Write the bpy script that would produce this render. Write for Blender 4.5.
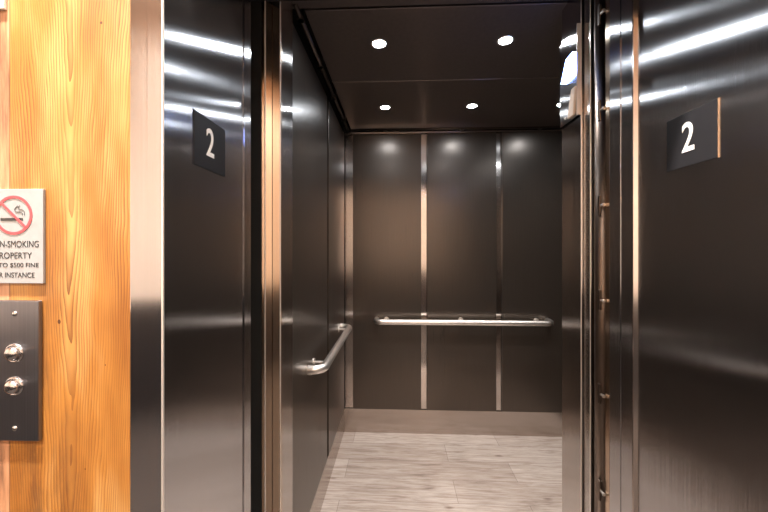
import bpy, bmesh, math, random
from mathutils import Vector, Matrix
random.seed(4)
for o in list(bpy.data.objects): bpy.data.objects.remove(o)
S = bpy.context.scene
COL = S.collection

# ---------------------------------------------------------------- camera
cam = bpy.data.objects.new('camera', bpy.data.cameras.new('camera'))
COL.objects.link(cam)
cam.location = (0, 0, 1.4)
cam.rotation_euler = (math.radians(90), 0, math.radians(2.4))
cam.data.lens = 16; cam.data.sensor_width = 36
cam.data.shift_y = -6/768
cam.data.clip_start = 0.01
S.camera = cam
# ---------------------------------------------------------------- world, exposure
w = bpy.data.worlds.new('world'); S.world = w; w.use_nodes = True
w.node_tree.nodes['Background'].inputs[0].default_value = (0.9, 0.85, 0.8, 1)
w.node_tree.nodes['Background'].inputs[1].default_value = 0.03
S.view_settings.view_transform = 'Standard'; S.view_settings.look = 'None'
S.view_settings.gamma = 1; S.view_settings.use_curve_mapping = False
S.view_settings.exposure = 0.0
CAR_LAMP = 210.0        # emission strength of the car's downlights
LANTERN = 26.0
def spot(name, loc, power, col=(1, .86, .72), angle=120, radius=.04, rot=(0, 0, 0)):
    l = bpy.data.lights.new(name, 'SPOT'); l.energy = power; l.color = col
    l.spot_size = math.radians(angle); l.spot_blend = 1; l.shadow_soft_size = radius
    o = bpy.data.objects.new(name, l); o.location = loc; o.rotation_euler = rot
    COL.objects.link(o); return o
for x, y in [(x, y) for y in (1.512, 2.19) for x in (-.085, .468, 1.03)]: spot('car_lamp', (x, y, 2.312), 46, (1, .92, .85), 105, .022)
HALL = [(-.80, .24, 1080), (1.35, .24, 160), (-1.3, -1.12, 300), (.9, -1.12, 300)]  # unseen; only the first is inferred, the rest added for light and reflections
for x, y, p in HALL: spot('unseen_hall_lamp', (x, y, 3.365), p, (1, .94, .87), 140)

# ---------------------------------------------------------------- materials
def newmat(name):
    m = bpy.data.materials.new(name); m.use_nodes = True
    nt = m.node_tree; return m, nt, nt.nodes['Principled BSDF']
def N(nt, t, **k):
    n = nt.nodes.new(t)
    for a, b in k.items(): setattr(n, a, b)
    return n
def ramp(nt, src, stops):
    r = N(nt, 'ShaderNodeValToRGB'); e = r.color_ramp.elements
    while len(e) < len(stops): e.new(.5)
    for el, (p, c) in zip(e, stops): el.position = p; el.color = (*c, 1)
    nt.links.new(src, r.inputs[0]); return r.outputs[0]
def math_(nt, op, a, b=None, c=None):
    n = N(nt, 'ShaderNodeMath', operation=op)
    for i, v in enumerate((a, b, c)):
        if v is None: continue
        if isinstance(v, (int, float)): n.inputs[i].default_value = v
        else: nt.links.new(v, n.inputs[i])
    return n.outputs[0]
def noise(nt, scale, detail=3, rough=.5, sc=(1, 1, 1), dist=0.0, off=(0, 0, 0)):
    g = N(nt, 'ShaderNodeNewGeometry'); mp = N(nt, 'ShaderNodeMapping')
    mp.inputs['Scale'].default_value = sc; mp.inputs['Location'].default_value = off
    nt.links.new(g.outputs['Position'], mp.inputs[0])
    n = N(nt, 'ShaderNodeTexNoise'); n.inputs['Scale'].default_value = scale
    n.inputs['Detail'].default_value = detail; n.inputs['Roughness'].default_value = rough
    n.inputs['Distortion'].default_value = dist
    nt.links.new(mp.outputs[0], n.inputs['Vector']); return n.outputs[0]
def mixc(nt, f, a, b, mode='MIX'):
    n = N(nt, 'ShaderNodeMix', data_type='RGBA', blend_type=mode)
    for i, v in ((0, f), (6, a), (7, b)):
        if isinstance(v, (int, float)): n.inputs[i].default_value = v
        elif isinstance(v, tuple): n.inputs[i].default_value = (*v, 1)
        else: nt.links.new(v, n.inputs[i])
    return n.outputs[2]

def brushed(name, col, rough=.3, aniso=1.0, var=.08, metallic=1.0, scratch=0.0, grain=(420, 420, 2.2)):
    """vertically brushed sheet metal: highlights smear sideways"""
    m, nt, b = newmat(name)
    b.inputs['Metallic'].default_value = metallic
    g = N(nt, 'ShaderNodeNewGeometry')
    c = N(nt, 'ShaderNodeVectorMath', operation='CROSS_PRODUCT')
    c.inputs[0].default_value = (0, 0, 1); nt.links.new(g.outputs['Normal'], c.inputs[1])
    nt.links.new(c.outputs[0], b.inputs['Tangent'])
    # fine vertical scratches tip the surface sideways only
    sc = N(nt, 'ShaderNodeVectorMath', operation='SCALE'); nt.links.new(c.outputs[0], sc.inputs[0])
    hair = noise(nt, 1, 2, .5, (2600, 2600, 1.5))
    nt.links.new(math_(nt, 'MULTIPLY', math_(nt, 'SUBTRACT', hair, .5), scratch), sc.inputs['Scale'])
    ad = N(nt, 'ShaderNodeVectorMath', operation='ADD'); nt.links.new(g.outputs['Normal'], ad.inputs[0]); nt.links.new(sc.outputs[0], ad.inputs[1])
    nz = N(nt, 'ShaderNodeVectorMath', operation='NORMALIZE'); nt.links.new(ad.outputs[0], nz.inputs[0])
    nt.links.new(nz.outputs[0], b.inputs['Normal'])
    b.inputs['Anisotropic'].default_value = aniso
    n = noise(nt, 1, 3, .6, grain)
    big = noise(nt, 2.5, 2, .5, (1, 1, .6))
    r = math_(nt, 'ADD', math_(nt, 'MULTIPLY', n, .06), rough-.03)
    r = math_(nt, 'ADD', r, math_(nt, 'MULTIPLY', big, .04))
    nt.links.new(r, b.inputs['Roughness'])
    dk = tuple(x*(1-var) for x in col); lt = tuple(min(1, x*(1+var)) for x in col)
    nt.links.new(ramp(nt, n, [(.3, dk), (.7, lt)]), b.inputs['Base Color'])
    return m
def simple(name, col, rough=.5, metallic=0.0, spec=.5, emit=None, es=0):
    m, nt, b = newmat(name)
    b.inputs['Metallic'].default_value = metallic
    b.inputs['Specular IOR Level'].default_value = spec
    n = noise(nt, 60, 3)
    nt.links.new(ramp(nt, n, [(.3, tuple(x*.94 for x in col)), (.7, tuple(min(1, x*1.05) for x in col))]), b.inputs['Base Color'])
    nt.links.new(math_(nt, 'ADD', math_(nt, 'MULTIPLY', n, .06), rough-.03), b.inputs['Roughness'])
    if emit:
        b.inputs['Emission Color'].default_value = (*emit, 1); b.inputs['Emission Strength'].default_value = es
    return m

M_frame = brushed('brushed_frame_steel', (.53, .52, .53), .15, scratch=.30, var=.03)
M_return = brushed('brushed_return_steel', (.54, .51, .49), .15, scratch=.3, var=.03)
M_post = brushed('bronze_tinted_steel', (.62, .47, .35), .18, .9)
M_bronze_dark = brushed('dark_bronze_edge', (.17, .13, .105), .36, .5)  # darker, rougher bronze than the posts
M_strip = brushed('polished_reveal_steel', (.62, .56, .52), .17, .8, .03)
M_kick = brushed('kick_plate_steel', (.50, .44, .40), .20, .7, .03)
M_edge = brushed('edge_and_glint_steel', (.88, .80, .74), .35, .6, .03, .65)  # paler, less metallic, so thin edge strips carry glints in their colour
M_panel = brushed('dark_bronze_laminate', (.108, .088, .074), .27, .3, .06, .75, 0.0, (300, 300, 3))
M_ceil = simple('dark_ceiling_laminate', (.22, .185, .17), .32, .8)
M_rail = simple('satin_stainless_tube', (.86, .82, .78), .38, 1)
M_black = simple('flat_black', (.012, .011, .011), .6)
M_dark = simple('dark_gap_shade', (.006, .0055, .005), .8)  # near-black colour puts the shade of the gaps into the surface
M_plaque = simple('charcoal_plaque', (.017, .016, .018), .5, spec=.2)
M_white = simple('white_numeral', (.92, .91, .89), .5)
M_callplate = brushed('dark_call_plate_steel', (.30, .30, .33), .38, .8)
M_button = simple('chrome_button', (.62, .60, .60), .16, 1)
M_sign = simple('silver_sign_face', (.34, .335, .335), .5)
M_paper = simple('white_sign_board', (.88, .86, .82), .5)
M_ink = simple('black_ink', (.03, .028, .028), .6)
M_red = simple('red_ink', (.62, .07, .08), .5)
M_lens = simple('lit_downlight_lens', (1, 1, 1), .4, emit=(.84, .92, 1), es=CAR_LAMP)
M_halllens = simple('unseen_hall_lens', (1, 1, 1), .4, emit=(1, .88, .74), es=12)
M_blue = simple('lit_lantern_lens', (.8, .86, 1), .3, emit=(.20, .34, 1), es=LANTERN)
M_beige = simple('beige_wedge', (.80, .66, .54), .4)
M_plaster = simple('cream_plaster', (.80, .70, .60), .8)
M_wains = simple('dark_wainscot', (.030, .026, .026), .5)
M_hallfloor = simple('brown_carpet', (.045, .035, .030), .9)

# reclaimed fir boards, grain running vertically
def timber():
    m, nt, b = newmat('reclaimed_fir_boards')
    g = N(nt, 'ShaderNodeNewGeometry'); s = N(nt, 'ShaderNodeSeparateXYZ')
    nt.links.new(g.outputs['Position'], s.inputs[0]); X, Y, Z = s.outputs
    wob = noise(nt, 1, 2, .5, (7, 7, 1.3))
    wob2 = noise(nt, 1, 2, .5, (30, 30, 7), off=(3, 1, 2))
    xs = math_(nt, 'ADD', X, math_(nt, 'MULTIPLY', math_(nt, 'SUBTRACT', wob, .5), .055))
    xs = math_(nt, 'ADD', xs, math_(nt, 'MULTIPLY', math_(nt, 'SUBTRACT', wob2, .5), .007))
    xc = math_(nt, 'ADD', xs, .635)                       # heart of the cathedral figure
    r = math_(nt, 'SQRT', math_(nt, 'ADD', math_(nt, 'MULTIPLY', xc, xc), .00008))
    ph = math_(nt, 'SUBTRACT', math_(nt, 'MULTIPLY', r, 1250), math_(nt, 'MULTIPLY', Z, 42))
    ph = math_(nt, 'ADD', ph, math_(nt, 'MULTIPLY', noise(nt, 1, 3, .6, (16, 16, 3), off=(5, 5, 2)), 26))
    ring = math_(nt, 'FRACT', math_(nt, 'DIVIDE', ph, 6.283))
    late = math_(nt, 'POWER', ring, 2.0)                  # soft earlywood rising to a dark latewood line
    strength = noise(nt, 1, 2, .5, (14, 14, 3.5), off=(7, 3, 1))
    late = math_(nt, 'MULTIPLY', late, ramp(nt, strength, [(.35, (.45,)*3), (.65, (1,)*3)]))
    fib = noise(nt, 1, 4, .65, (420, 420, 9))
    big = noise(nt, 1, 3, .6, (12, 12, 2.6), off=(1.3, 0, .6))
    base = ramp(nt, big, [(.28, (.27, .095, .014)), (.5, (.44, .190, .038)), (.70, (.60, .34, .115))])
    c = mixc(nt, late, base, (.13, .036, .009))
    c = mixc(nt, math_(nt, 'MULTIPLY', math_(nt, 'SUBTRACT', fib, .35), .55), c, (.30, .11, .03))
    # brown stains running down beside the call panel
    st = noise(nt, 1, 4, .65, (26, 26, 5), off=(4, 4, 4))
    stm = ramp(nt, st, [(.44, (0,)*3), (.62, (1,)*3)])
    near = ramp(nt, X, [(0, (1,)*3), (1, (1,)*3)])
    lo = math_(nt, 'SUBTRACT', 1.75, Z); lo = N2 = math_(nt, 'MAXIMUM', math_(nt, 'MINIMUM', lo, 1), 0)
    lf = math_(nt, 'MAXIMUM', math_(nt, 'MINIMUM', math_(nt, 'MULTIPLY', math_(nt, 'SUBTRACT', -.58, X), 9), 1), 0)
    stm = math_(nt, 'MULTIPLY', math_(nt, 'MULTIPLY', stm, lo), lf)
    c = mixc(nt, math_(nt, 'MULTIPLY', stm, .75), c, (.085, .035, .018))
    # next board on the left: paler, pinkish brown
    bd = math_(nt, 'LESS_THAN', X, -.752)
    b2 = ramp(nt, noise(nt, 1, 4, .65, (60, 60, 5), off=(9, 1, 5)), [(.3, (.10, .05, .03)), (.55, (.46, .22, .11)), (.75, (.60, .34, .19))])
    c = mixc(nt, bd, c, b2)
    seam = math_(nt, 'LESS_THAN', math_(nt, 'ABSOLUTE', math_(nt, 'ADD', X, .752)), .0011)
    c = mixc(nt, math_(nt, 'MULTIPLY', seam, .6), c, (.10, .04, .015))
    # knots and nail holes
    for kx, kz, kr in ((-.652, 1.262, .0042), (-.568, 1.835, .0034), (-.56, 1.18, .002), (-.60, .98, .002)):
        dx = math_(nt, 'SUBTRACT', X, kx); dz = math_(nt, 'MULTIPLY', math_(nt, 'SUBTRACT', Z, kz), .8)
        d = math_(nt, 'SQRT', math_(nt, 'ADD', math_(nt, 'MULTIPLY', dx, dx), math_(nt, 'MULTIPLY', dz, dz)))
        k = math_(nt, 'LESS_THAN', math_(nt, 'ADD', d, math_(nt, 'MULTIPLY', fib, .002)), kr)
        c = mixc(nt, math_(nt, 'MULTIPLY', k, .9), c, (.06, .015, .006))
    nt.links.new(c, b.inputs['Base Color'])
    b.inputs['Roughness'].default_value = .42
    bp = N(nt, 'ShaderNodeBump'); bp.inputs['Strength'].default_value = .25; bp.inputs['Distance'].default_value = .001
    nt.links.new(math_(nt, 'SUBTRACT', fib, late), bp.inputs['Height']); nt.links.new(bp.outputs[0], b.inputs['Normal'])
    return m
M_wood = timber()

def planks():
    m, nt, b = newmat('grey_oak_planks')
    g = N(nt, 'ShaderNodeNewGeometry'); mp = N(nt, 'ShaderNodeMapping')
    mp.inputs['Location'].default_value = (.33, .19*11-2.09, 0)
    nt.links.new(g.outputs['Position'], mp.inputs[0])
    br = N(nt, 'ShaderNodeTexBrick'); br.offset = .37; br.offset_frequency = 2
    for k, v in (('Color1', (.47, .405, .365, 1)), ('Color2', (.58, .52, .48, 1)), ('Mortar', (.20, .16, .14, 1))): br.inputs[k].default_value = v
    br.inputs['Scale'].default_value = 1; br.inputs['Brick Width'].default_value = 1.05
    br.inputs['Row Height'].default_value = .19; br.inputs['Mortar Size'].default_value = .0012
    br.inputs['Mortar Smooth'].default_value = .3; br.inputs['Bias'].default_value = 0
    nt.links.new(mp.outputs[0], br.inputs['Vector'])
    gr = noise(nt, 1, 5, .65, (3.2, 34, 1), 1.2)
    fine = noise(nt, 1, 4, .7, (9, 160, 1))
    c = mixc(nt, .85, br.outputs['Color'], ramp(nt, gr, [(.28, (.42, .36, .32)), (.45, (.80, .76, .73)), (.6, (1, 1, 1)), (.8, (1.08, 1.08, 1.08))]), 'MULTIPLY')
    c = mixc(nt, .7, c, ramp(nt, fine, [(.35, (.66, .60, .56)), (.55, (1, 1, 1))]), 'MULTIPLY')
    vo = N(nt, 'ShaderNodeTexVoronoi'); m2 = N(nt, 'ShaderNodeMapping'); m2.inputs['Scale'].default_value = (3.1, 8.3, 1)
    nt.links.new(g.outputs['Position'], m2.inputs[0]); nt.links.new(m2.outputs[0], vo.inputs['Vector']); vo.inputs['Scale'].default_value = 1
    kd = math_(nt, 'ADD', vo.outputs['Distance'], math_(nt, 'MULTIPLY', gr, .12))
    kn = ramp(nt, kd, [(.09, (.36, .28, .24)), (.17, (1, 1, 1))])
    c = mixc(nt, .85, c, kn, 'MULTIPLY')
    nt.links.new(c, b.inputs['Base Color']); b.inputs['Roughness'].default_value = .42
    b.inputs['Specular IOR Level'].default_value = .35
    return m
M_planks = planks()

# ---------------------------------------------------------------- mesh helpers
def finish(o, label, cat, group, kind):
    if label: o['label'] = label
    if cat: o['category'] = cat
    if group: o['group'] = group
    if kind: o['kind'] = kind
    return o
def link(name, bm, mat, parent=None, label=None, cat=None, group=None, kind=None, smooth=False, loc=(0, 0, 0)):
    bmesh.ops.recalc_face_normals(bm, faces=bm.faces)
    me = bpy.data.meshes.new(name); bm.to_mesh(me); bm.free()
    if mat: me.materials.append(mat)
    for p in me.polygons: p.use_smooth = smooth
    o = bpy.data.objects.new(name, me); COL.objects.link(o); o.location = loc
    if parent: o.parent = parent
    return finish(o, label, cat, group, kind)
def empty(name, loc, label, cat, group=None):
    o = bpy.data.objects.new(name, None); COL.objects.link(o); o.location = loc; o.empty_display_size = .05
    return finish(o, label, cat, group, None)
def box(bm, x0, x1, y0, y1, z0, z1, bev=0, seg=2):
    r = bmesh.ops.create_cube(bm, size=1)
    for v in r['verts']:
        v.co = Vector(((x0+x1)/2+v.co.x*(x1-x0), (y0+y1)/2+v.co.y*(y1-y0), (z0+z1)/2+v.co.z*(z1-z0)))
    if bev:
        es = {e for v in r['verts'] for e in v.link_edges}
        bmesh.ops.bevel(bm, geom=list(es), offset=bev, segments=seg, affect='EDGES', profile=.5)
    return bm
def B(*a, **k): return box(bmesh.new(), *a, **k)
def tube(bm, pts, r, seg=20, cap=True):
    pts = [Vector(p) for p in pts]; rings = []
    up = None
    for i, p in enumerate(pts):
        t = (pts[min(i+1, len(pts)-1)]-pts[max(i-1, 0)]).normalized()
        if up is None:
            up = Vector((0, 0, 1)) if abs(t.z) < .9 else Vector((1, 0, 0))
        a = up.cross(t).normalized(); u = t.cross(a).normalized(); up = u
        rings.append([bm.verts.new(p+a*math.cos(2*math.pi*k/seg)*r+u*math.sin(2*math.pi*k/seg)*r) for k in range(seg)])
    for q, s in zip(rings, rings[1:]):
        for k in range(seg): bm.faces.new((q[k], q[(k+1) % seg], s[(k+1) % seg], s[k]))
    if cap: bm.faces.new(rings[0]); bm.faces.new(rings[-1])
    return bm
def lathe(bm, prof, M=Matrix(), seg=32):
    """prof: (radius, height) around local Z, M places it"""
    rings = []
    for r, h in prof:
        if r < 1e-6: rings.append([bm.verts.new(M @ Vector((0, 0, h)))])
        else: rings.append([bm.verts.new(M @ Vector((r*math.cos(2*math.pi*k/seg), r*math.sin(2*math.pi*k/seg), h))) for k in range(seg)])
    for a, b in zip(rings, rings[1:]):
        for k in range(seg):
            q = [a[k % len(a)], a[(k+1) % len(a)], b[(k+1) % len(b)], b[k % len(b)]]
            u = []
            for v in q:
                if v not in u: u.append(v)
            if len(u) > 2: bm.faces.new(u)
    return bm
def prism(bm, poly, f0, f1):
    """poly: 2-D points; f0/f1 map a 2-D point to its two ends"""
    a = [bm.verts.new(f0(*p)) for p in poly]; b = [bm.verts.new(f1(*p)) for p in poly]
    n = len(poly); bm.faces.new(a); bm.faces.new(b[::-1])
    for i in range(n): bm.faces.new((a[i], a[(i+1) % n], b[(i+1) % n], b[i]))
    return bm
def arc(cx, cy, r, a0, a1, n=10):
    return [(cx+r*math.cos(math.radians(a0+(a1-a0)*i/n)), cy+r*math.sin(math.radians(a0+(a1-a0)*i/n))) for i in range(n+1)]
def text_bm(txt, height, width, M, extrude=.0006, offset=0.0):
    """lettering as a mesh, centred, of the wanted cap height and width, placed by M (local XY plane)"""
    cu = bpy.data.curves.new('t', 'FONT'); cu.body = txt; cu.size = 1; cu.extrude = 0; cu.offset = offset; cu.resolution_u = 8
    ob = bpy.data.objects.new('t', cu); COL.objects.link(ob)
    me = bpy.data.meshes.new_from_object(ob.evaluated_get(bpy.context.evaluated_depsgraph_get()))
    bm = bmesh.new(); bm.from_mesh(me)
    bpy.data.objects.remove(ob); bpy.data.curves.remove(cu); bpy.data.meshes.remove(me)
    xs = [v.co.x for v in bm.verts]; ys = [v.co.y for v in bm.verts]
    sx = width/(max(xs)-min(xs)); sy = height/(max(ys)-min(ys)); cx = (max(xs)+min(xs))/2; cy = (max(ys)+min(ys))/2
    for v in bm.verts: v.co = Vector(((v.co.x-cx)*sx, (v.co.y-cy)*sy, 0))
    r = bmesh.ops.extrude_face_region(bm, geom=list(bm.faces))
    for v in r['geom']:
        if isinstance(v, bmesh.types.BMVert): v.co.z += extrude
    bm.transform(M)
    return bm

# ================================================================ SETTING: HALL
FY = .63      # face of the timber wall
o = link('wall_front', B(-2.6, -.500, FY, .92, 0, 3.40), M_wood, kind='structure')
b = bmesh.new(); box(b, .696, 2.6, FY, .92, 0, 3.40); box(b, -.500, .696, FY, .92, 2.262, 3.40)
link('wall_front', b, M_wood, kind='structure')
link('wall_hall_left', B(-2.7, -2.6, -1.7, .92, 0, 3.40), M_plaster, kind='structure')
link('wall_hall_right', B(2.6, 2.7, -1.7, .92, 0, 3.40), M_plaster, kind='structure')
wb = link('wall_hall_back', B(-2.6, 2.6, -1.7, -1.6, 0, 3.40), M_plaster, kind='structure')
link('wainscot', B(-2.6, 2.6, -1.599, -1.575, 0, .98, bev=.004), M_wains, parent=wb)
link('wainscot', B(-2.599, -2.58, -1.57, .62, 0, .98, bev=.004), M_wains, parent=bpy.data.objects['wall_hall_left'])
link('wainscot', B(2.58, 2.599, -1.57, .62, 0, .98, bev=.004), M_wains, parent=bpy.data.objects['wall_hall_right'])
link('floor_hall', B(-2.6, 2.6, -1.7, .93, -.1, 0), M_hallfloor, kind='structure')
link('ceiling_hall', B(-2.6, 2.6, -1.7, .92, 3.40, 3.50), M_plaster, kind='structure')

# door frame, folded brushed steel with a mitred look: one thing
FT = 2.20
b = bmesh.new(); box(b, -.500, -.436, .615, .941, 0, FT+.06, bev=.0025)
fr = link('trim_1', b, M_frame, kind='structure')
link('right_jamb', B(.632, .696, .598, .927, 0, FT+.06, bev=.0025), M_frame, parent=fr)
link('head', B(-.436, .632, .615, .93, FT, FT+.06, bev=.0025), M_frame, parent=fr)
link('front_edge_glint', B(-.4385, -.4345, .6135, .6175, 0, FT, bev=.0012), M_edge, parent=fr, label='thin bright front edge of the left jamb')  # pale strip painted as the glint on the jamb corner
# rounded strike lip at the back of the left jamb
b = bmesh.new(); prism(b, [(-.46, .943), (-.435, .943), (-.4335, .946), (-.4325, .984), (-.434, .987), (-.46, .987)], lambda x, y: (x, y, 0), lambda x, y: (x, y, FT))
link('trim_2', b, M_frame, kind='structure', smooth=False)
# black sheets standing in for the shade of the shaft gap behind it
b = bmesh.new(); box(b, -.62, -.60, .94, 1.12, 0, 2.6); box(b, 1.9, 1.92, .92, 1.2, 0, 2.6); box(b, -.62, 1.92, .94, 1.12, 2.6, 2.62); box(b, -.60, -.461, .985, .99, 0, 2.6); box(b, -.60, -.4445, 1.088, 1.094, 0, 2.6)
link('trim_3', b, M_dark, kind='structure')
link('trim_4', B(-.60, 1.90, .93, 1.12, -.06, -.002, bev=.001), M_return, kind='structure')   # sills
link('trim_5', B(-.60, 1.90, .955, 1.09, FT+.005, 2.6), M_dark, kind='structure')

# landing door leaves, pushed back into the right-hand pocket
d = link('door_1', B(.6245, 1.20, .938, .9855, .006, FT, bev=.002), M_frame, kind='structure')
b = bmesh.new(); prism(b, [(.637, .929), (.6245, .935), (.6240, .9378), (.637, .9378)], lambda x, y: (x, y, .006), lambda x, y: (x, y, FT))
link('leading_edge', b, M_strip, parent=d, label='bright polished leading edge')
link('door_2', B(.6240, 1.19, .9865, 1.037, .006, FT, bev=.002), M_frame, kind='structure')
# car door leaf with its rounded edge and clips
d = link('door_3', B(.640, 1.25, 1.062, 1.085, .006, 2.26, bev=.002), M_post, kind='structure')
link('door_4', B(.650, 1.25, 1.095, 1.118, .006, 2.26, bev=.002), M_black, kind='structure')
b = bmesh.new(); prism(b, [(.668, 1.058), (.652, 1.062), (.643, 1.070), (.640, 1.082), (.668, 1.084)], lambda x, y: (x, y, .006), lambda x, y: (x, y, 2.26))
link('rounded_edge', b, M_black, parent=d, smooth=True)  # black colour makes this edge read as the shaded gap
b = bmesh.new(); prism(b, [(.668, 1.094), (.644, 1.098), (.634, 1.106), (.630, 1.118), (.632, 1.130), (.668, 1.130)], lambda x, y: (x, y, .006), lambda x, y: (x, y, 2.26))
link('rear_edge', b, M_bronze_dark, parent=d, smooth=True)
for z in (2.14, 1.838, 1.54, 1.243, .948, .645):
    br = link('bracket', B(.6295, .6355, 1.096, 1.108, z-.032, z+.032, bev=.0015), M_bronze_dark, parent=d)
    bb = bmesh.new(); tube(bb, [(.634, 1.097, z), (.634, 1.082, z)], .0035, 12); lathe(bb, [(0, .003), (.005, .002), (.0055, 0), (.0, 0)], Matrix.Translation((.634, 1.082, z)) @ Matrix.Rotation(math.radians(90), 4, 'X'), 14)
    link('pin', bb, M_rail, parent=br)

# ================================================================ SETTING: CAR
CZ = 2.315; XL = -.43; XR = 1.363; YB = 2.625
link('floor', B(XL, XR, 1.12, YB, -.05, 0), M_planks, kind='structure')
link('ceiling', B(XL-.03, XR+.03, 1.12, YB+.03, 2.40, 2.46), M_dark, kind='structure')
link('wall_left', B(XL-.03, XL, 1.24, YB, 0, 2.40), M_dark, kind='structure')
link('wall_right', B(XR, XR+.03, 1.12, YB, 0, 2.40), M_panel, kind='structure')
link('wall_back', B(XL-.03, XR+.03, YB, YB+.03, 0, 2.40), M_dark, kind='structure')
link('baseboard_left', B(XL, -.416, 1.24, YB-.01, 0, .178, bev=.001), M_kick, kind='structure')
link('baseboard_back', B(-.416, XR, YB-.015, YB, 0, .182, bev=.001), M_kick, kind='structure')
# return columns either side of the car opening
o = link('trim_6', B(-.62, -.388, 1.125, 1.24, 0, 2.40, bev=.002), M_return, kind='structure')
b = bmesh.new()
prism(b, [(-.62, 1.10), (-.470, 1.10), (-.430, 1.114), (-.430, 1.088), (-.4115, 1.096), (-.4105, 1.102), (-.4095, 1.097), (-.387, 1.108), (-.387, 1.124), (-.62, 1.124)], lambda x, y: (x, y, 0), lambda x, y: (x, y, 2.30))
link('front_profile', b, M_post, parent=o, label='bronze-toned ribbed front profile')
for x, y in ((-.4305, 1.087), (-.3875, 1.107)): link('edge_glint', B(x-.0018, x+.0018, y-.0018, y+.0018, 0, 2.30, bev=.0008), M_edge, parent=o)  # pale strips drawn as the glints along the profile's corners
o = link('trim_7', B(.626, 1.393, 1.195, 1.335, 0, 2.40, bev=.002), M_return, kind='structure')
link('front_profile', B(.632, .80, 1.150, 1.192, 0, 2.30, bev=.002), M_return, parent=o)
for x, y in ((.6315, 1.151), (.6255, 1.196)): link('edge_glint', B(x-.0012, x+.0015, y-.0015, y+.0015, 0, 2.30, bev=.0007), M_edge, parent=o)  # corner glints put in as thin pale strips
link('trim_8', B(-.62, 1.393, 1.125, 1.285, 2.318, 2.40, bev=.002), M_ceil, kind='structure')      # head of the car opening

# ceiling panels
def cpanel(y0, y1, lab):
    o = link('ceiling_panel', B(-.358, 1.31, y0, y1, CZ, CZ+.022, bev=.0015), M_ceil, label=lab, cat='ceiling panel', group='dark ceiling panels')
    return o
cpanel(1.292, 1.847, 'dark glossy ceiling panel nearer the doors, above the front row of downlights')
cpanel(1.852, 2.575, 'dark glossy ceiling panel farther inside, meeting the rear wall')
b = bmesh.new(); box(b, -.36, 1.31, 1.846, 1.853, CZ+.003, CZ+.02)
link('trim_9', b, M_edge, kind='structure')
# cove rods along the top edges
def cove(p0, p1, lab, ys):
    o = empty('cove_rod', ((p0[0]+p1[0])/2, (p0[1]+p1[1])/2, 2.318), lab, 'rod', 'dark rods round the ceiling edge')
    L = Vector(o.location)
    b = bmesh.new(); tube(b, [Vector(p0)-L, Vector(p1)-L], .009, 14); link('rod', b, M_panel, parent=o, smooth=True)
    for q in ys:
        q = Vector(q)-L; b = bmesh.new(); box(b, q.x-.014, q.x+.014, q.y-.014, q.y+.014, q.z-.013, q.z+.085, bev=.002)
        link('clip', b, M_panel, parent=o)
cove((-.385, 1.26, 2.318), (-.385, 2.60, 2.318), 'thin dark rod along the top of the left panels', [(-.385, y, 2.318) for y in (1.335, 1.68, 2.03, 2.38)])
cove((-.36, 2.598, 2.318), (1.34, 2.598, 2.318), 'thin dark rod along the top of the rear panels', [(x, 2.598, 2.318) for x in (-.1, .48, 1.06)])

# wall panels
def wpanel(x0, x1, y0, y1, lab, grp): return link('wall_panel', B(x0, x1, y0, y1, .185, 2.284, bev=.0015), M_panel, label=lab, cat='wall panel', group=grp)
wpanel(-.347, .172, 2.60, 2.619, 'tall dark bronze rear wall panel nearest the left corner', 'rear wall panels')
wpanel(.218, .737, 2.60, 2.619, 'tall dark bronze rear wall panel, middle one of three', 'rear wall panels')
wpanel(.781, 1.300, 2.60, 2.619, 'tall dark bronze rear wall panel, right one beside the doors in view', 'rear wall panels')
wpanel(-.429, -.410, 1.262, 1.955, 'dark bronze left side panel nearer the doors, lit by a round highlight', 'left wall panels')
wpanel(-.429, -.410, 1.998, 2.575, 'narrow-looking dark left side panel next to the rear corner', 'left wall panels')
def strip(x0, x1, lab): return link('reveal_strip', B(x0, x1, 2.6195, 2.6245, .183, 2.300, bev=.0006), M_strip, label=lab, cat='metal strip', group='steel strips between the rear panels')
strip(-.412, -.349, 'steel strip in the rear left corner beside the first rear panel')
strip(.174, .216, 'polished steel strip between left and middle rear panels')
strip(.739, .779, 'polished steel strip between middle and right rear panels')
link('top_channel', B(-.412, 1.36, 2.604, 2.6185, 2.287, 2.302, bev=.001), M_strip, label='slim steel channel running above the rear wall panels', cat='metal strip')

# handrails
def rail(path_pts, brackets, lab, caps):
    c = Vector(brackets[len(brackets)//2][0])
    o = empty('handrail', c, lab, 'handrail', 'tubular handrails')
    b = bmesh.new(); tube(b, [Vector(p)-c for p in path_pts], .0205, 24); link('tube', b, M_rail, parent=o, smooth=True)
    for a, q in brackets:
        a = Vector(a)-c; q = Vector(q)-c
        b = bmesh.new(); tube(b, [a, a.lerp(q, .5), q], .007, 14); n = (q-a).normalized()
        tube(b, [q-n*.005, q], .02, 20); link('bracket', b, M_rail, parent=o, smooth=False)
    for a, q in caps:
        b = bmesh.new(); tube(b, [Vector(a)-c, Vector(q)-c], .022, 24); link('end_collar', b, M_rail, parent=o)
rz = .872
R = .045
pts = [(-.165, 2.597, rz)]+[(x, y, rz) for x, y in arc(-.165+R, 2.545, R, 180, 270, 10)]+[(1.11-R-(1.11-R-(-.165+R))*(1-i/12), 2.545-R, rz) for i in range(1, 12)]+[(x, y, rz) for x, y in arc(1.11-R, 2.545, R, 270, 360, 10)]+[(1.11, 2.597, rz)]
rail(pts, [((x, 2.50, rz), (x, 2.600, rz+.0)) for x in (-.09, .47, 1.03)], 'long horizontal stainless handrail across the rear wall', [])
lz = .856
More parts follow.
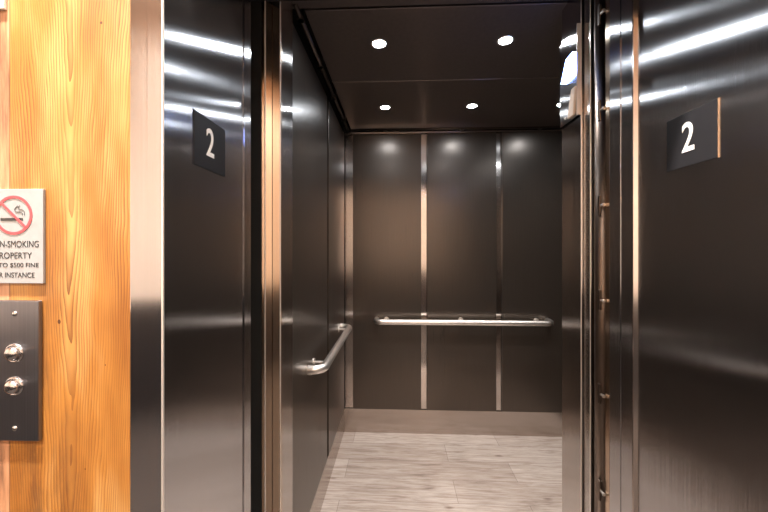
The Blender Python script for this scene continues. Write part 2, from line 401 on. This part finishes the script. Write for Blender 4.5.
pts = [(-.400, 1.535, lz)]+[(x, y, lz) for x, y in [(p[0], p[1]) for p in arc(-.342-.05, 1.585, .05, -90, 0, 10)]]+[(-.342, 1.585+(2.36-1.585)*i/12, lz) for i in range(1, 12)]+[(x, y, lz) for x, y in arc(-.342-.05, 2.36, .05, 0, 90, 10)]+[(-.395, 2.41, lz)]
rail(pts, [((-.350, y, lz), (-.410, y, lz)) for y in (1.64, 2.33)], 'short stainless handrail on the left wall with curved ends', [((-.391, 1.535, lz), (-.4095, 1.535, lz)), ((-.394, 2.41, lz), (-.4095, 2.41, lz))])

# downlights in the car ceiling
def downlight(x, y, z, lab, grp, lens, r=.028):
    o = empty('downlight', (x, y, z), lab, 'ceiling light', grp)
    b = bmesh.new(); lathe(b, [(r, .004), (r, -.0015), (r+.003, -.003), (r+.008, -.002), (r+.009, .001)])
    link('trim_ring', b, M_rail if lens is M_lens else M_paper, parent=o, smooth=True)
    b = bmesh.new(); lathe(b, [(0, -.001), (r*.98, -.0005), (r*.98, .0)]); link('lens', b, lens, parent=o, smooth=True)
    return o
names = {(0, 0): 'lit round downlight in the front row, left one', (1, 0): 'lit round downlight in the front row, right one of the visible pair',
         (0, 1): 'lit round downlight near the rear wall, above the left rear panel', (1, 1): 'lit round downlight near the rear wall, above the middle rear panel',
         (2, 1): 'lit round downlight near the rear wall, partly behind the car return column', (2, 0): 'lit round downlight hidden in the front right of the car'}
for (i, j), lab in names.items():
    downlight((-.085, .468, 1.03)[i], (1.512, 2.19)[j], CZ, lab, 'downlights in the elevator ceiling', M_lens)
hl = ['hall downlight over the timber wall and call buttons', 'added unseen hall downlight over the wall right of the elevator', 'added unseen hall downlight behind on the left', 'added unseen hall downlight behind on the right']
for (x, y, p), lab in zip(HALL, hl): downlight(x, y, 3.399, lab, 'hall ceiling downlights', M_halllens, .05)

# ================================================================ LANTERN on the right return column
o = empty('lantern_fixture', (.626, 1.27, 1.865), 'steel lantern plate on the right return column with a glowing blue-white lens', 'indicator light')
L = Vector(o.location)
def pl(name, poly, x0, x1, mat, par=o, lab=None, bev=0):
    b = bmesh.new(); prism(b, poly, lambda y, z: (x0-L.x, y-L.y, z-L.z), lambda y, z: (x1-L.x, y-L.y, z-L.z))
    if bev: bmesh.ops.bevel(b, geom=list(b.edges), offset=bev, segments=2, affect='EDGES')
    return link(name, b, mat, parent=par, label=lab)
pl('plate', [(1.200, 1.864), (1.334, 1.864), (1.334, 2.178), (1.200, 2.178)], .618, .6255, M_return, bev=.0012)
pl('edge_band', [(1.1965, 1.864), (1.1995, 1.864), (1.1995, 2.178), (1.1965, 2.178)], .612, .6255, M_edge, bev=.0008)
pl('upper_lens', [(1.213, 2.018), (1.302, 2.018), (1.262, 2.090), (1.213, 2.090)], .606, .6175, M_blue, lab='glowing blue-white upward arrow lens', bev=.0008)
pl('lower_wedge', [(1.218, 1.872), (1.262, 1.872), (1.232, 1.968), (1.204, 1.968)], .609, .6175, M_beige, lab='beige slanted piece', bev=.002)  # slanted beige prism below the glowing one
for y, z in ((1.255, 2.135), (1.29, 1.885)): link('screw', lathe(bmesh.new(), [(0, .003), (.003, .002), (.004, 0)], Matrix.Translation((.6175-L.x, y-L.y, z-L.z)) @ Matrix.Rotation(math.radians(-90), 4, 'Y'), 14), M_rail, parent=o, smooth=True)

# ================================================================ FLOOR NUMBER PLAQUES
def plaque(side, x, y0, y1, lab):
    zc = 1.642; yc = (y0+y1)/2
    o = empty('floor_number_plaque', (x, yc, zc-.059), lab, 'sign', 'floor number plaques')
    Lp = Vector(o.location); s = side            # s = +1 faces +x (left jamb), -1 faces -x
    b = bmesh.new(); xa, xb = sorted((0, s*.002)); box(b, xa, xb, -(y1-y0)/2, (y1-y0)/2, 0, .118, bev=.001)
    link('plate', b, M_plaque, parent=o)
    # local text axes: X -> viewer's right, Y -> up, Z -> out of the plaque
    rx = Vector((0, 1, 0)) if s > 0 else Vector((0, -1, 0)); up = Vector((0, 0, 1)); nz = Vector((s, 0, 0))
    Mt = Matrix((( rx.x, up.x, nz.x, s*.002), (rx.y, up.y, nz.y, rx.y*-.004), (rx.z, up.z, nz.z, .064), (0, 0, 0, 1)))
    link('numeral', text_bm('2', .064, .031, Mt, .0012, .008), M_white, parent=o, label='raised white number two')
    xa, xb = sorted((0, s*.0022)); e0 = -(y1-y0)/2
    link('front_edge', B(xa, xb, e0-.0006, e0, 0, .118), M_post if s < 0 else M_plaque, parent=o)
plaque(+1, -.436, .709, .840, 'small black square plaque with white 2 on the left jamb')
plaque(-1, .632, .701, .830, 'larger-looking black square plaque with white 2 on the right jamb')

# ================================================================ CALL PANEL
o = empty('call_button_panel', (-.733, FY, 1.035), 'dark steel call panel with two round chrome buttons on the timber wall', 'call panel')
L = Vector(o.location)
link('faceplate', B(-.048, .048, -.008, 0, 0, .268, bev=.0015), M_callplate, parent=o)
RX = Matrix.Rotation(math.radians(90), 4, 'X')      # local Z -> -Y (towards the hall)
for z in (.168, .105):
    T = Matrix.Translation((.001, -.008, z)) @ RX
    bt = link('button', lathe(bmesh.new(), [(.0185, 0), (.0185, .002), (.0165, .004), (.0135, .0035), (.013, .002)], T), M_button, parent=o, smooth=True)
    link('button_cap', lathe(bmesh.new(), [(.0128, .001), (.0128, .007), (.0115, .0095), (.008, .0112), (.004, .0120), (0, .0122)], T), M_button, parent=bt, smooth=True)
for z in (.243, .024):
    link('screw', lathe(bmesh.new(), [(.005, 0), (.0048, .0012), (.003, .0024), (0, .0028)], Matrix.Translation((.001, -.008, z)) @ RX, 16), M_button, parent=o, smooth=True)

# ================================================================ NO-SMOKING SIGN
SX = -.7375                                         # sign centre
o = empty('no_smoking_sign', (SX, FY, 1.336), 'silver no smoking sign with red ring above the call panel', 'sign')
link('board', B(-.0585, .0585, -.005, 0, 0, .181, bev=.0006), M_sign, parent=o)
def on_sign(dx, z, y=-.0051): return Matrix.Translation((dx, y, z)) @ RX
for txt, z, wd, h in (('NON-SMOKING', .0755, .1005, .0125), ('PROPERTY', .0535, .073, .0120), ('UP TO $500 FINE', .0345, .100, .0098), ('PER INSTANCE', .0160, .083, .0098)):
    dx = {0: 0}.get(0, 0)
    link('lettering', text_bm(txt, h, wd, on_sign(0, z), .0004), M_ink, parent=o)
b = bmesh.new(); zc = .131; ri, ro = .0325, .0375
ring = [(ri, .0), (ro, .0), (ro, .0008), (ri, .0008), (ri, 0)]
lathe(b, ring, on_sign(0, zc), 56)
t = math.radians(-44)
sl = [(-.034, -.0022), (.034, -.0022), (.034, .0022), (-.034, .0022)]
Ms = on_sign(0, zc) @ Matrix.Rotation(t, 4, 'Z')
prism(b, sl, lambda x, y: Ms @ Vector((x, y, .0004)), lambda x, y: Ms @ Vector((x, y, .0011)))
link('prohibition_ring', b, M_red, parent=o, label='red ring with a diagonal bar')
b = bmesh.new(); Mc = on_sign(0, zc)
for x0, x1, y0, y1 in ((-.026, .0085, -.0105, -.0055), (.0098, .0145, -.0105, -.0055), (.0156, .0185, -.0105, -.0055)):
    prism(b, [(x0, y0), (x1, y0), (x1, y1), (x0, y1)], lambda x, y: Mc @ Vector((x, y, 0)), lambda x, y: Mc @ Vector((x, y, .0007)))
smk = [(.018, -.001), (.017, .004), (.012, .006), (.005, .0065), (.002, .010), (.004, .014), (.008, .018)]
smk2 = [(.022, -.001), (.0215, .006), (.018, .010), (.011, .0115), (.009, .014), (.012, .018)]
for q in (smk, smk2):
    fine = []
    for i in range(len(q)-1):
        p0 = Vector(q[max(i-1, 0)]); p1 = Vector(q[i]); p2 = Vector(q[i+1]); p3 = Vector(q[min(i+2, len(q)-1)])
        for k in range(5):
            s = k/5; fine.append(.5*((2*p1)+(p2-p0)*s+(2*p0-5*p1+4*p2-p3)*s*s+(3*p1-p0-3*p2+p3)*s**3))
    fine.append(Vector(q[-1]))
    tube(b, [Mc @ Vector((p.x, p.y, .0003)) for p in fine], .0005, 6)
link('cigarette', b, M_ink, parent=o, label='black cigarette with curling smoke')

# white board whose corner shows at the top left
b = B(-.20, 0, -.006, 0, 0, .14, bev=.001)
link('notice_board', b, M_paper, label='white notice with only its lower right corner in view, upper left on the timber wall', cat='sign', loc=(-.757, FY, 1.864))
